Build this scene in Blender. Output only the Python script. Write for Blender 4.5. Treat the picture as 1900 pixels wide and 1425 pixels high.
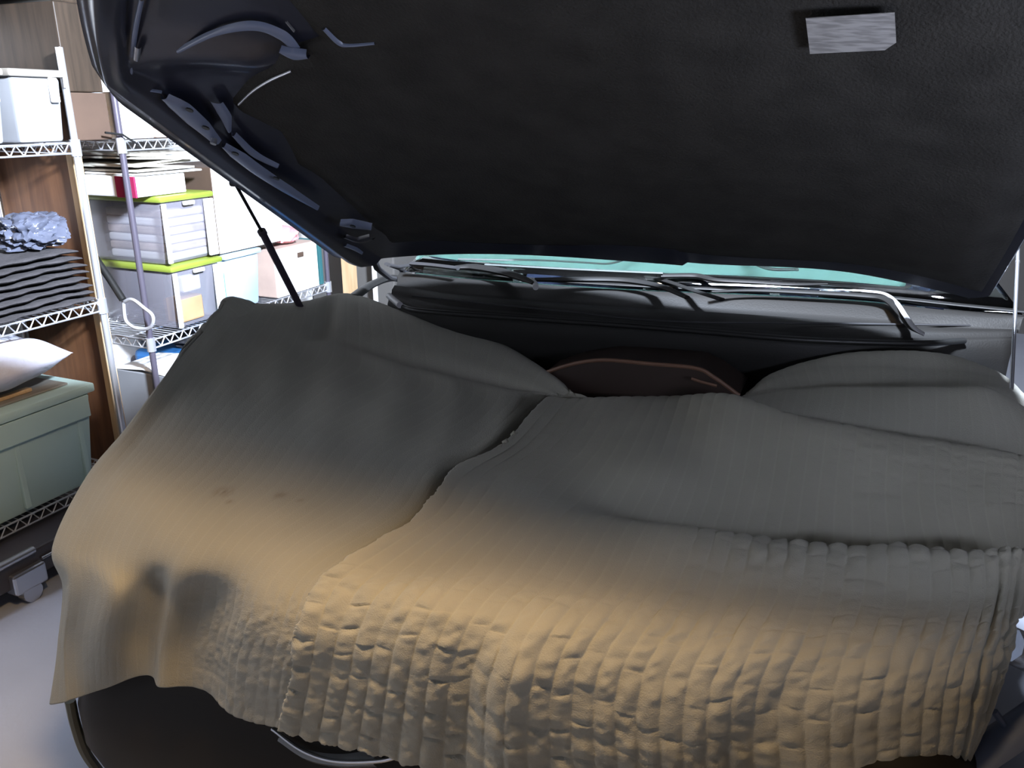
import bpy, bmesh, math, random
import numpy as np
from mathutils import Vector, Matrix
random.seed(7); RNG = np.random.RandomState(11)
for o in list(bpy.data.objects): bpy.data.objects.remove(o)
SC = bpy.context.scene; COL = SC.collection; PI = math.pi

# ---------------------------------------------------------------- camera
F = 1500.0; PITCH = math.radians(18.8); YAW = math.radians(23.0); CAM = np.array([0.0, 0.0, 1.6])
cd = bpy.data.cameras.new('camera'); cam = bpy.data.objects.new('camera', cd); COL.objects.link(cam)
cam.location = CAM; cam.rotation_euler = (PI/2 - PITCH, 0, YAW)
cd.sensor_fit = 'HORIZONTAL'; cd.sensor_width = 36.0; cd.lens = 36.0*F/1900.0; cd.clip_start = 0.02
SC.camera = cam
# ---------------------------------------------------------------- world, lights, exposure
w = bpy.data.worlds.new('world'); SC.world = w; w.use_nodes = True
w.node_tree.nodes['Background'].inputs[0].default_value = (0.62, 0.74, 1.0, 1)
w.node_tree.nodes['Background'].inputs[1].default_value = 0.02
SC.view_settings.view_transform = 'Standard'; SC.view_settings.look = 'None'
SC.view_settings.gamma = 1.0; SC.view_settings.use_curve_mapping = False
SC.view_settings.exposure = 0.0
def area(name, loc, target, sx, sy, power, color):
    l = bpy.data.lights.new(name, 'AREA'); l.shape = 'RECTANGLE'; l.size = sx; l.size_y = sy; l.energy = power; l.color = color
    o = bpy.data.objects.new(name, l); COL.objects.link(o); o.location = loc
    o.rotation_euler = (Vector(target)-Vector(loc)).to_track_quat('-Z', 'Y').to_euler(); return o
area('warm_ceiling_lamp', (-0.5, 0.77, 2.62), (-0.6, 1.05, 0.8), 0.40, 0.2, 52, (1.0, 0.68, 0.36))
area('cool_ceiling_lamp', (0.05, 1.22, 2.5), (-2.6, 2.75, 1.0), 0.22, 0.22, 620, (0.74, 0.84, 1.0))
area('hood_fill_light', (0.75, 0.72, 1.3), (0.47, 1.0, 1.8), 0.3, 0.3, 15, (0.74, 0.80, 1.0))  # added fill that greys the right of the hood underside, invented source
sl = bpy.data.lights.new('floor_fill_spot', 'SPOT'); sl.energy = 230; sl.color = (0.66, 0.76, 1.0); sl.spot_size = math.radians(30); sl.spot_blend = 0.8; sl.shadow_soft_size = 0.25  # added narrow spot to brighten the floor on the left, invented source
so = bpy.data.objects.new('floor_fill_spot', sl); COL.objects.link(so); so.location = (-2.75, -1.6, 1.9)
so.rotation_euler = (Vector((-2.45, 1.25, 0))-Vector(so.location)).to_track_quat('-Z', 'Y').to_euler()
area('front_fill_light', (-1.0, -2.6, 1.4), (-1.6, 1.4, 0.4), 1.6, 1.4, 2.0, (0.75, 0.84, 1.0))  # added weak cool fill from behind the camera, no door opening is built

# ---------------------------------------------------------------- helpers: pixels of the 1900 x 1425 photograph measured onto real planes
FW = np.array([-math.sin(YAW)*math.cos(PITCH), math.cos(YAW)*math.cos(PITCH), -math.sin(PITCH)])
RT = np.array([math.cos(YAW), math.sin(YAW), 0.0]); UP = np.cross(RT, FW)
def ray(px, py): return FW + RT*(px-950)/F - UP*(py-712.5)/F
def at(px, py, ax, v):
    d = ray(px, py); i = 'xyz'.index(ax)
    return CAM + d*((v-CAM[i])/d[i])

def mat(name, col, rough=0.6, metal=0.0, spec=0.5, noise=0.0, nscale=8.0, bump=0.0, bscale=60.0, coat=0.0, alpha=1.0, trans=0.0, col2=None, sheen=0.0):
    m = bpy.data.materials.new(name); m.use_nodes = True; nt = m.node_tree; b = nt.nodes['Principled BSDF']
    b.inputs['Base Color'].default_value = (*col, 1); b.inputs['Roughness'].default_value = rough
    b.inputs['Metallic'].default_value = metal; b.inputs['Specular IOR Level'].default_value = spec
    b.inputs['Coat Weight'].default_value = coat; b.inputs['Alpha'].default_value = alpha
    b.inputs['Transmission Weight'].default_value = trans; b.inputs['Sheen Weight'].default_value = sheen
    tc = nt.nodes.new('ShaderNodeTexCoord')
    if noise > 0 or col2:
        n = nt.nodes.new('ShaderNodeTexNoise'); n.inputs['Scale'].default_value = nscale; n.inputs['Detail'].default_value = 6
        nt.links.new(tc.outputs['Object'], n.inputs['Vector'])
        r = nt.nodes.new('ShaderNodeValToRGB'); r.color_ramp.elements[0].position = 0.35; r.color_ramp.elements[1].position = 0.68
        c2 = col2 if col2 else tuple(min(1, c*(1+noise)) for c in col)
        r.color_ramp.elements[0].color = (*[c*(1-noise) for c in col], 1); r.color_ramp.elements[1].color = (*c2, 1)
        nt.links.new(n.outputs['Fac'], r.inputs['Fac']); nt.links.new(r.outputs['Color'], b.inputs['Base Color'])
    if bump > 0:
        n2 = nt.nodes.new('ShaderNodeTexNoise'); n2.inputs['Scale'].default_value = bscale; n2.inputs['Detail'].default_value = 4
        nt.links.new(tc.outputs['Object'], n2.inputs['Vector'])
        bp = nt.nodes.new('ShaderNodeBump'); bp.inputs['Strength'].default_value = bump; bp.inputs['Distance'].default_value = 0.01
        nt.links.new(n2.outputs['Fac'], bp.inputs['Height']); nt.links.new(bp.outputs['Normal'], b.inputs['Normal'])
    return m
def wood(name, c1, c2, rough=0.55, axis='Z'):
    m = bpy.data.materials.new(name); m.use_nodes = True; nt = m.node_tree; b = nt.nodes['Principled BSDF']
    tc = nt.nodes.new('ShaderNodeTexCoord'); mp = nt.nodes.new('ShaderNodeMapping'); mp.inputs['Scale'].default_value = (14, 14, 1.2)
    n = nt.nodes.new('ShaderNodeTexNoise'); n.inputs['Scale'].default_value = 2.5; n.inputs['Detail'].default_value = 8; n.inputs['Distortion'].default_value = 0.6
    r = nt.nodes.new('ShaderNodeValToRGB'); r.color_ramp.elements[0].color = (*c1, 1); r.color_ramp.elements[1].color = (*c2, 1)
    r.color_ramp.elements[0].position = 0.3; r.color_ramp.elements[1].position = 0.7
    nt.links.new(tc.outputs['Object'], mp.inputs[0]); nt.links.new(mp.outputs[0], n.inputs['Vector']); nt.links.new(n.outputs['Fac'], r.inputs[0])
    nt.links.new(r.outputs[0], b.inputs['Base Color']); b.inputs['Roughness'].default_value = rough; return m

M = dict(
 quilt=mat('quilted_beige_cotton', (0.36, 0.345, 0.29), 0.9, spec=0.15, noise=0.05, nscale=5, bump=0.25, bscale=420, sheen=0.1),
 quilt2=mat('quilted_grey_beige_cotton', (0.31, 0.30, 0.26), 0.9, spec=0.15, noise=0.06, nscale=4, bump=0.25, bscale=420, sheen=0.1),
 binding=mat('quilt_binding', (0.44, 0.43, 0.38), 0.9, spec=0.15, bump=0.2, bscale=300),
 paint=mat('dark_blue_car_paint', (0.012, 0.017, 0.038), 0.22, spec=0.6, coat=0.6),
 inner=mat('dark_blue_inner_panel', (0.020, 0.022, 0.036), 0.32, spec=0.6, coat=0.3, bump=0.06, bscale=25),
 inner2=mat('lit_blue_grey_paint', (0.15, 0.18, 0.27), 0.38, spec=0.5, coat=0.2, bump=0.05, bscale=30),  # inner panel paint lightened for the bluish light on the raised beams
 pad=mat('black_hood_liner_felt', (0.026, 0.025, 0.023), 0.85, spec=0.22, noise=0.2, nscale=12, bump=0.4, bscale=180),
 blackpl=mat('black_plastic', (0.010, 0.010, 0.010), 0.6, spec=0.2),
 cowl=mat('dark_cowl_plastic', (0.010, 0.0095, 0.009), 0.6, spec=0.4, bump=0.1, bscale=200),
 rubber=mat('black_rubber', (0.01, 0.01, 0.01), 0.45, spec=0.5),
 bumper=mat('dark_bumper_paint', (0.007, 0.006, 0.005), 0.5, spec=0.2),
 darkmetal=mat('dark_metal', (0.022, 0.022, 0.024), 0.5, spec=0.3),
 steel=mat('brushed_steel', (0.55, 0.56, 0.60), 0.3, metal=0.9),
 chrome=mat('chrome_wire', (0.80, 0.81, 0.85), 0.28, metal=0.75, spec=0.6),
 post=mat('shaded_post_metal', (0.10, 0.09, 0.12), 0.35, metal=0.3),  # chrome darkened to put the unlit side of the far posts into colour
 glass=mat('windshield_glass', (0.85, 0.95, 0.93), 0.02, trans=1.0, spec=0.4),
 teal=mat('teal_dash_fabric', (0.20, 0.36, 0.33), 0.7, bump=0.1, bscale=60),
 tealdark=mat('dark_dash_trim', (0.05, 0.06, 0.06), 0.7),
 label=None,
 brownhose=mat('brown_edge_trim', (0.16, 0.085, 0.055), 0.5),
 concrete=mat('concrete_floor', (0.44, 0.46, 0.53), 0.55, noise=0.06, nscale=2.5, bump=0.05, bscale=60),
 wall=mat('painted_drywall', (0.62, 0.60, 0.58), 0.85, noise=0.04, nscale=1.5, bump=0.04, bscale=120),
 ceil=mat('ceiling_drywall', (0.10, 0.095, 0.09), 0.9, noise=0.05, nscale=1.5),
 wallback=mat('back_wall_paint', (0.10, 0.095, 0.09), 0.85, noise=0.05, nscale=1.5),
 lime=mat('lime_green_plastic', (0.22, 0.28, 0.04), 0.4, spec=0.5),
 clear=mat('frosted_clear_plastic', (0.30, 0.29, 0.34), 0.22, trans=0.2, spec=0.5, alpha=0.62),
 clearrim=mat('white_frosted_rim', (0.85, 0.86, 0.90), 0.35),
 content=mat('folded_cloth', (0.58, 0.50, 0.46), 0.9, noise=0.35, nscale=9),
 contentb=mat('brown_cardboard_packet', (0.42, 0.27, 0.14), 0.8, noise=0.2, nscale=6),
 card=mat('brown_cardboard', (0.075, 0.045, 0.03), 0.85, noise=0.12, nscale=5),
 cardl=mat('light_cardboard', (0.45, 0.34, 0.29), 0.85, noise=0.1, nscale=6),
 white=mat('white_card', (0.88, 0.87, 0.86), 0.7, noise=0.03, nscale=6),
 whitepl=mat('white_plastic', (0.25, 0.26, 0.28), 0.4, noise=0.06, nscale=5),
 magenta=mat('magenta_print', (0.30, 0.015, 0.07), 0.6),
 pink=mat('pink_cloth', (0.72, 0.32, 0.33), 0.9, noise=0.2, nscale=20, bump=0.4, bscale=60),
 bluepl=mat('pale_blue_plastic', (0.50, 0.66, 0.80), 0.3, trans=0.2, noise=0.12, nscale=7),
 aqua=mat('aqua_plastic', (0.05, 0.52, 0.60), 0.4),
 darkteal=mat('dark_teal_binder', (0.03, 0.12, 0.13), 0.5),
 sage=mat('sage_green_plastic', (0.46, 0.60, 0.56), 0.45, spec=0.4, noise=0.04, nscale=3),
 lidgrey=mat('brown_grey_lid', (0.24, 0.22, 0.19), 0.5, noise=0.08, nscale=5),
 pillow=mat('white_pillow_film', (0.60, 0.61, 0.72), 0.35, spec=0.6, bump=0.9, bscale=16),
 bag=mat('shiny_grey_plastic_bag', (0.09, 0.10, 0.14), 0.2, spec=0.8, bump=0.5, bscale=22),
 cloth=mat('dark_grey_cloth', (0.045, 0.042, 0.046), 0.8, noise=0.25, nscale=14, bump=0.4, bscale=70),
 paper=mat('grey_paper_bundle', (0.50, 0.47, 0.40), 0.85, noise=0.25, nscale=14),
 fuzz=mat('black_fuzzy_cloth', (0.03, 0.03, 0.035), 0.95, bump=0.8, bscale=90),
 blue=mat('blue_plastic', (0.03, 0.16, 0.42), 0.5),
 red=mat('dark_jack_paint', (0.05, 0.045, 0.05), 0.4, noise=0.1),
 handle=mat('pale_grey_handle', (0.34, 0.34, 0.36), 0.5),
 lamp=mat('headlight_lens', (0.5, 0.52, 0.56), 0.08, trans=0.6, spec=0.6),
 hidden=mat('dark_engine', (0.018, 0.017, 0.017), 0.7, noise=0.3, nscale=10),
)
M['ply'] = wood('orange_brown_plywood', (0.085, 0.032, 0.012), (0.15, 0.065, 0.026))
M['pine'] = wood('pale_pine', (0.45, 0.30, 0.16), (0.62, 0.44, 0.26))
M['rosewood'] = wood('dark_brown_wood', (0.022, 0.014, 0.008), (0.05, 0.032, 0.02))

def stitched(m, thread, amt):
    nt = m.node_tree; b = nt.nodes['Principled BSDF']; src = b.inputs['Base Color'].links[0].from_socket
    a = nt.nodes.new('ShaderNodeAttribute'); a.attribute_name = 'stitch'
    mu = nt.nodes.new('ShaderNodeMath'); mu.operation = 'MULTIPLY'; mu.inputs[1].default_value = amt
    mx = nt.nodes.new('ShaderNodeMix'); mx.data_type = 'RGBA'
    nt.links.new(a.outputs['Fac'], mu.inputs[0]); nt.links.new(mu.outputs[0], mx.inputs['Factor'])
    nt.links.new(src, mx.inputs[6]); mx.inputs[7].default_value = (*thread, 1); 
    a2 = nt.nodes.new('ShaderNodeAttribute'); a2.attribute_name = 'stain'; m2 = nt.nodes.new('ShaderNodeMix'); m2.data_type = 'RGBA'
    mm = nt.nodes.new('ShaderNodeMath'); mm.operation = 'MULTIPLY'; mm.inputs[1].default_value = .55; nt.links.new(a2.outputs['Fac'], mm.inputs[0]); nt.links.new(mm.outputs[0], m2.inputs['Factor'])
    nt.links.new(mx.outputs[2], m2.inputs[6]); m2.inputs[7].default_value = (.10, .06, .03, 1); nt.links.new(m2.outputs[2], b.inputs['Base Color'])
stitched(M['quilt'], (.50, .48, .41), .2); stitched(M['quilt2'], (.42, .40, .35), .2)
def link(name, me, m, parent=None, label=None, cat=None, group=None, kind=None, smooth=False):
    o = bpy.data.objects.new(name, me); COL.objects.link(o)
    if m is not None and not me.materials: me.materials.append(m)
    if smooth:
        for p in me.polygons: p.use_smooth = True
    if parent: o.parent = parent
    tag(o, label, cat, group, kind); return o
def tag(o, label=None, cat=None, group=None, kind=None):
    if label: o['label'] = label
    if cat: o['category'] = cat
    if group: o['group'] = group
    if kind: o['kind'] = kind
    return o
def thing(name, label, cat, group=None, loc=(0, 0, 0)):
    o = bpy.data.objects.new(name, None); COL.objects.link(o); o.location = loc; o.empty_display_size = 0.1
    return tag(o, label, cat, group)
ORG = {}
class B:
    """collects shapes in one bmesh (world coordinates)"""
    def __init__(s): s.bm = bmesh.new()
    def box(s, x0, x1, y0, y1, z0, z1, bev=0.0, taper=0.0, rot=None):
        r = bmesh.ops.create_cube(s.bm, size=1.0); vs = r['verts']
        for v in vs:
            k = 1.0 - taper*(0.5-v.co.z)
            v.co = Vector(((x0+x1)/2+v.co.x*(x1-x0)*k, (y0+y1)/2+v.co.y*(y1-y0)*k, (z0+z1)/2+v.co.z*(z1-z0)))
        if rot:
            c = Vector(((x0+x1)/2, (y0+y1)/2, (z0+z1)/2)); bmesh.ops.rotate(s.bm, cent=c, matrix=rot, verts=vs)
        if bev > 0:
            es = list({e for v in vs for e in v.link_edges}); bmesh.ops.bevel(s.bm, geom=es, offset=bev, segments=2, affect='EDGES', profile=0.5)
        return s
    def tube(s, pts, r, n=8, flat=1.0, closed=False, rs=None):
        pts = [Vector(p) for p in pts]; rings = []; N = len(pts); up0 = None
        for i, p in enumerate(pts):
            a = pts[i-1] if (i > 0 or closed) else pts[i]; b = pts[(i+1) % N] if (i < N-1 or closed) else pts[i]
            t = (b-a).normalized()
            if up0 is None:
                up0 = Vector((0, 0, 1)) if abs(t.z) < 0.9 else Vector((1, 0, 0))
            sd = t.cross(up0).normalized(); u = sd.cross(t).normalized(); up0 = u
            rr = rs[i] if rs else r
            rings.append([s.bm.verts.new(p+sd*math.cos(2*PI*k/n)*rr+u*math.sin(2*PI*k/n)*rr*flat) for k in range(n)])
        for i in range(N if closed else N-1):
            A, C2 = rings[i], rings[(i+1) % N]
            for k in range(n): s.bm.faces.new((A[k], A[(k+1) % n], C2[(k+1) % n], C2[k]))
        if not closed:
            s.bm.faces.new(list(reversed(rings[0]))); s.bm.faces.new(rings[-1])
        return s
    def sheet(s, poly, th, nrm):
        nrm = Vector(nrm); a = [s.bm.verts.new(Vector(p)) for p in poly]; b = [s.bm.verts.new(Vector(p)+nrm*th) for p in poly]
        s.bm.faces.new(a); s.bm.faces.new(list(reversed(b)))
        for i in range(len(a)):
            j = (i+1) % len(a); s.bm.faces.new((a[j], a[i], b[i], b[j]))
        return s
    def build(s, name, m, parent=None, smooth=False, **k):
        bmesh.ops.recalc_face_normals(s.bm, faces=s.bm.faces); me = bpy.data.meshes.new(name); s.bm.to_mesh(me); s.bm.free()
        o = link(name, me, m, None, smooth=smooth, **k)
        if smooth:
            try: me.set_sharp_from_angle(angle=math.radians(40))
            except Exception: pass
        if parent is not None:
            o.parent = parent; o.matrix_parent_inverse = world(parent).inverted()
        else:
            c = sum((Vector(v) for v in o.bound_box), Vector())/8; c.z = min(v[2] for v in o.bound_box)
            me.transform(Matrix.Translation(-c)); o.location = c
        return o
def world(o):
    m = Matrix.Translation(o.location)
    return world(o.parent) @ m if o.parent and o.matrix_parent_inverse == Matrix.Identity(4) else m if not o.parent else Matrix.Translation(o.location)
def gridmesh(name, P, m, parent=None, smooth=True, solid=0.0, **k):
    nu, nv = P.shape[:2]; V = P.reshape(-1, 3).astype(np.float64)
    off = V.mean(0) if parent is None else np.zeros(3)
    if parent is None: off[2] = V[:, 2].min()
    idx = np.arange(nu*nv).reshape(nu, nv)
    q = np.stack([idx[:-1, :-1], idx[1:, :-1], idx[1:, 1:], idx[:-1, 1:]], -1).reshape(-1, 4)
    me = bpy.data.meshes.new(name); me.vertices.add(len(V)); me.vertices.foreach_set('co', (V-off).ravel())
    me.loops.add(q.size); me.loops.foreach_set('vertex_index', q.ravel().astype(np.int32))
    me.polygons.add(len(q)); me.polygons.foreach_set('loop_start', (np.arange(len(q))*4).astype(np.int32))
    me.polygons.foreach_set('use_smooth', np.full(len(q), smooth)); me.update(calc_edges=True); me.validate()
    o = link(name, me, m, None, **k)
    if parent is not None: o.parent = parent; o.matrix_parent_inverse = world(parent).inverted()
    else: o.location = off
    if solid:
        md = o.modifiers.new('thickness', 'SOLIDIFY'); md.thickness = abs(solid); md.offset = -1 if solid > 0 else 1
    return o
def crom(C, t):
    """Catmull-Rom along axis 0, linear extrapolation at the ends"""
    n = C.shape[0]; Cx = np.concatenate([2*C[:1]-C[1:2], C, 2*C[-1:]-C[-2:-1]], 0)
    i = np.clip(np.floor(t).astype(int), 0, n-2); f = (t-i).reshape(-1, *([1]*(C.ndim-1)))
    a, b, c, d = Cx[i], Cx[i+1], Cx[i+2], Cx[i+3]
    return 0.5*(2*b+(c-a)*f+(2*a-5*b+4*c-d)*f*f+(3*b-a-3*c+d)*f**3)
def net(C, nu, nv):
    nr, nc = C.shape[:2]
    v = np.linspace(0, nr-1, nv); u = np.linspace(0, nc-1, nu)
    P = crom(C, v); P = crom(P.transpose(1, 0, 2), u)          # (nu, nv, 3)
    return P, u, v
def normals(P):
    du = np.gradient(P, axis=0); dv = np.gradient(P, axis=1); n = np.cross(du, dv)
    n /= np.linalg.norm(n, axis=-1, keepdims=True)+1e-9
    if np.mean(np.sum(n*(CAM-P), -1)) < 0: n = -n
    return n
def vnoise(U, V, seed=0):
    """smooth 2-d value noise in numpy"""
    r = np.random.RandomState(seed).rand(257, 257)*2-1
    i = np.floor(U).astype(int); j = np.floor(V).astype(int); f = U-i; g = V-j
    f = f*f*(3-2*f); g = g*g*(3-2*g); i %= 256; j %= 256
    return (r[i, j]*(1-f)+r[i+1, j]*f)*(1-g)+(r[i, j+1]*(1-f)+r[i+1, j+1]*f)*g
def sm(a, b, x):
    t = np.clip((x-a)/(b-a), 0, 1); return t*t*(3-2*t)

# ================================================================ SETTING
def struct(name, m, *box):
    b = B(); b.box(*box); return b.build(name, m, kind='structure')
struct('floor', M['concrete'], -3.2, 2.4, -3.0, 7.0, -0.1, 0.0)
struct('ceiling', M['ceil'], -3.2, 2.4, -3.0, 7.0, 2.75, 2.85)
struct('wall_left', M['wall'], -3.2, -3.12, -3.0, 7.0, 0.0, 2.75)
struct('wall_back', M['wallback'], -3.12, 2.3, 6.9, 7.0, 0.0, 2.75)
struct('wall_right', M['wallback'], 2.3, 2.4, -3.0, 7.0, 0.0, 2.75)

# ================================================================ BLANKETS
def quilt(name, C, nu, nv, m, per, label, cat, amp=0.006, cross=0.0035, wr=0.003, seed=1, maskf=None, solid=0.007, edge=None, group=None, ffold=None, bigamp=0.004, stains=()):
    P, u, v = net(C, nu, nv); N = normals(P)
    U, V = np.meshgrid(u, v, indexing='ij')
    k = np.floor(U*per).astype(int); fu = U*per-k
    pil = np.abs(np.sin(PI*fu))**0.55
    r = np.random.RandomState(seed)
    # arc-length along v so that stitch puffs are evenly long
    L = np.cumsum(np.r_[0, np.linalg.norm(np.diff(P.mean(0), axis=0), axis=1)]); Lg = np.broadcast_to(L, U.shape)
    off = r.rand(400)[k % 400]; cell = 0.045+0.028*r.rand(400)[k % 400]
    ph = Lg/cell+off*3+0.10*vnoise(U*5, Lg*9, seed+7)
    j = np.floor(ph); fv = ph-j
    rr = r.rand(64, 512); ca = rr[k % 64, (j % 512).astype(int)]
    crease = np.exp(-(np.minimum(fv, 1-fv)/0.12)**2)*(0.05+0.95*ca**2)*np.abs(np.sin(PI*fu))**0.7
    mk = maskf(U, V) if maskf is not None else np.ones_like(U)
    w1 = vnoise(U*per*1.1+off*5, Lg*48, seed+2); w2 = vnoise(U*per*2.6, Lg*95, seed+3)
    big = vnoise(U*1.7, Lg*7, seed+4)
    D = amp*pil*(0.35+0.65*mk) - cross*crease*mk + wr*mk*(0.75*w1+0.4*w2)*np.sqrt(pil) + bigamp*big
    if ffold is not None: D = D+ffold(U, V)
    P = P + N*D[..., None]
    if edge is not None: P = edge(P, U, V, N)
    o = gridmesh(name, P, m, solid=solid, label=label, cat=cat, group=group)
    st = np.exp(-(np.minimum(fu, 1-fu)/.05)**2).astype(np.float32).ravel()
    sa = np.zeros(P.shape[:2])
    for (qx, qy, rr_) in stains:
        D2 = ((P-CAM)@RT)/((P-CAM)@FW)*F+950-qx; D3 = 712.5-((P-CAM)@UP)/((P-CAM)@FW)*F-qy; i0 = np.argmin(D2**2+D3**2); c0 = P.reshape(-1, 3)[i0]
        d_ = np.linalg.norm(P-c0, axis=-1); sa = np.maximum(sa, np.exp(-(d_/rr_)**2)*(.6+.4*vnoise(U*40, Lg*90, 77)))
    a2 = o.data.attributes.new('stain', 'FLOAT', 'POINT'); a2.data.foreach_set('value', sa.astype(np.float32).ravel())
    at_ = o.data.attributes.new('stitch', 'FLOAT', 'POINT'); at_.data.foreach_set('value', st)
    return o, P, N, u, v
def cnet(rows):
    return np.array([[at(*p) if len(p) == 4 else np.array(p) for p in r] for r in rows])

# ---- left quilt, draped over the left fender and the left half of the nose
FX = [(95,1300),(118,1185),(122,1080),(102,1008),(160,888),(235,798),(300,708),(345,648),(380,604),(402,582),(420,568)]
Arows = [
 [(97,1300,'x',-1.50),(140,1294,'y',.945),(190,1279,'y',.95),(258,1264,'y',.955),(340,1284,'y',.96),(430,1328,'y',.945),(528,1352,'y',.93)],
 [(116,1188,'x',-1.49),(140,1190,'y',.97),(190,1190,'y',.93),(262,1195,'y',.965),(345,1205,'y',.975),(440,1225,'y',.94),(545,1240,'y',.92)],
 [(122,1082,'x',-1.48),(150,1088,'y',.97),(205,1098,'y',.93),(275,1112,'y',.97),(362,1128,'y',.98),(460,1148,'y',.94),(562,1165,'y',.93)],
 [(102,1008,'x',-1.50),(140,1012,'y',1.0),(200,1022,'y',.99),(285,1037,'y',.98),(385,1055,'y',.98),(485,1072,'y',.98),(590,1090,'y',.98)],
 [(160,888,'x',-1.55),(195,900,'z',.835),(255,922,'z',.84),(345,950,'z',.84),(445,978,'z',.84),(550,1008,'z',.84),(655,1037,'z',.84)],
 [(235,798,'x',-1.56),(268,812,'z',.87),(335,838,'z',.865),(430,868,'z',.86),(545,900,'z',.86),(670,930,'z',.86),(780,960,'z',.86)],
 [(300,708,'x',-1.57),(330,722,'z',.93),(400,748,'z',.91),(500,780,'z',.89),(610,815,'z',.88),(735,850,'z',.87),(835,882,'z',.87)],
 [(345,648,'x',-1.57),(375,663,'z',.98),(460,688,'z',.95),(580,714,'z',.92),(710,757,'z',.90),(835,795,'z',.88),(930,828,'z',.87)],
 [(380,604,'x',-1.57),(412,622,'z',1.02),(510,648,'z',.98),(640,674,'z',.935),(780,713,'z',.90),(900,738,'z',.88),(1012,746,'z',.87)],
 [(402,582,'x',-1.57),(440,588,'z',1.05),(540,600,'z',1.01),(645,610,'z',.985),(765,648,'z',.94),(900,682,'z',.91),(1042,730,'z',.88)],
 [(420,568,'x',-1.57),(475,563,'z',1.06),(560,560,'z',1.035),(650,545,'z',1.02),(755,580,'z',.985),(920,632,'z',.935),(1066,724,'z',.885)],
]
A = cnet(Arows)
last = A[-1]+np.array([0, .10, -.10]); last[1:4] += np.array([0, .02, 0]); A = np.concatenate([A, last[None]], 0)
side = A[:, :1].copy(); side[:4] += np.array([-.03, .22, -.02]); side[4:] += np.array([-.045, .03, -.22])
side2 = side.copy(); side2[:4] += np.array([-.01, .30, -.02]); side2[4:] += np.array([-.02, .03, -.28])
under = A[:, -1:]+(A[:, -1:]-A[:, -2:-1])*0.35+np.array([0, .02, -.012])
A = np.concatenate([side2, side, A, under], 1)
def maskA(U, V):   # puckers only low on the nose, near the middle
    return 0.12+0.88*sm(5.6, 6.4, U)*(1-sm(2.2, 3.6, V))
def foldA(U, V):   # loose vertical drape folds of the skirt, crease behind the nose
    s = 1-sm(1.9, 3.6, V)
    f = 0.018*np.exp(-((U-2.9)/.32)**2) - 0.024*np.exp(-((U-5.0)/.45)**2) - 0.024*np.exp(-((U-6.2)/.55)**2)+0.02*np.exp(-((U-5.55)/.25)**2)
    g = -0.022*np.exp(-((V-8.75+.0*(U-5))/.22)**2)*sm(3.6, 5.4, U)*(1-sm(7.2, 8, U))
    g2 = -0.02*np.exp(-((U-4.55-.25*(V-9))/.18)**2)*np.exp(-((V-9.1)/.5)**2)
    g3 = .003*np.sin((U*2.4+V*1.1)*PI)*sm(5.5, 7, V)*(1-sm(8.2, 8.8, V))
    return f*s+g+g2+g3-.014*np.exp(-((U-8.0)/.12)**2)*sm(3.6, 4.6, V)
qa = quilt('quilted_blanket', A, 560, 460, M['quilt2'], 5.0, 'smooth grey-beige quilted moving blanket draped over the left fender and corner of the car', 'blanket',
           amp=0.0014, cross=0.0006, wr=0.0022, bigamp=.002, seed=3, stains=[(426, 931, .008), (403, 986, .010), (415, 912, .02), (557, 929, .006), (520, 918, .012), (350, 870, .008)], maskf=maskA, ffold=foldA)

# ---- middle quilt over the nose and the right corner, its left edge laps over the left quilt
Brows = [
 [(524,1353,'y',.92),(700,1400,'y',.93),(900,1470,'y',.94),(1120,1520,'y',.97),(1330,1560,'y',1.02),(1560,1565,'y',1.08),(1730,1510,'y',1.14),(1782,1455,'y',1.2)],
 [(540,1250,'y',.91),(715,1290,'y',.92),(900,1330,'y',.93),(1100,1370,'y',.96),(1310,1400,'y',1.01),(1540,1400,'y',1.08),(1740,1370,'y',1.15),(1835,1320,'y',1.24)],
 [(558,1165,'y',.92),(735,1190,'y',.93),(920,1220,'y',.94),(1110,1250,'y',.98),(1320,1275,'y',1.03),(1550,1280,'y',1.10),(1755,1262,'y',1.18),(1866,1225,'y',1.28)],
 [(587,1090,'y',.97),(780,1108,'y',.98),(970,1133,'y',1.01),(1160,1162,'y',1.05),(1360,1186,'y',1.10),(1575,1192,'y',1.17),(1780,1182,'y',1.25),(1880,1160,'y',1.33)],
 [(652,1037,'z',.85),(850,1042,'y',1.12),(1040,1060,'y',1.16),(1220,1082,'y',1.21),(1405,1102,'y',1.25),(1600,1112,'y',1.30),(1800,1112,'y',1.35),(1898,1100,'y',1.40)],
 [(778,960,'z',.87),(935,958,'z',.868),(1105,966,'y',1.34),(1265,984,'y',1.35),(1430,1002,'y',1.37),(1610,1016,'y',1.40),(1795,1022,'y',1.42),(1915,1022,'y',1.46)],
 [(833,880,'z',.88),(985,892,'z',.862),(1140,945,'y',1.47),(1290,985,'y',1.50),(1440,1012,'y',1.53),(1618,1032,'y',1.55),(1792,1040,'y',1.57),(1915,1040,'y',1.59)],
 [(928,828,'z',.88),(1060,822,'z',.868),(1195,850,'y',1.60),(1325,880,'y',1.62),(1460,905,'y',1.63),(1612,922,'y',1.64),(1765,935,'y',1.65),(1905,945,'y',1.66)],
 [(1010,744,'z',.885),(1120,740,'z',.885),(1240,738,'z',.885),(1352,737,'y',1.86),(1480,775,'y',1.80),(1620,800,'y',1.78),(1765,826,'y',1.77),(1910,857,'y',1.76)],
]
Bn = cnet(Brows)
Bn = np.concatenate([Bn, (Bn[-1]+np.array([0, .06, -.07]))[None], (Bn[-1]+np.array([0, .10, -.24]))[None]], 0)
rs = Bn[:, -1:]+np.array([.05, .06, -.10]); rs[:4] += np.array([-.04, .1, .08]); Bn = np.concatenate([Bn, rs], 1)
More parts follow.
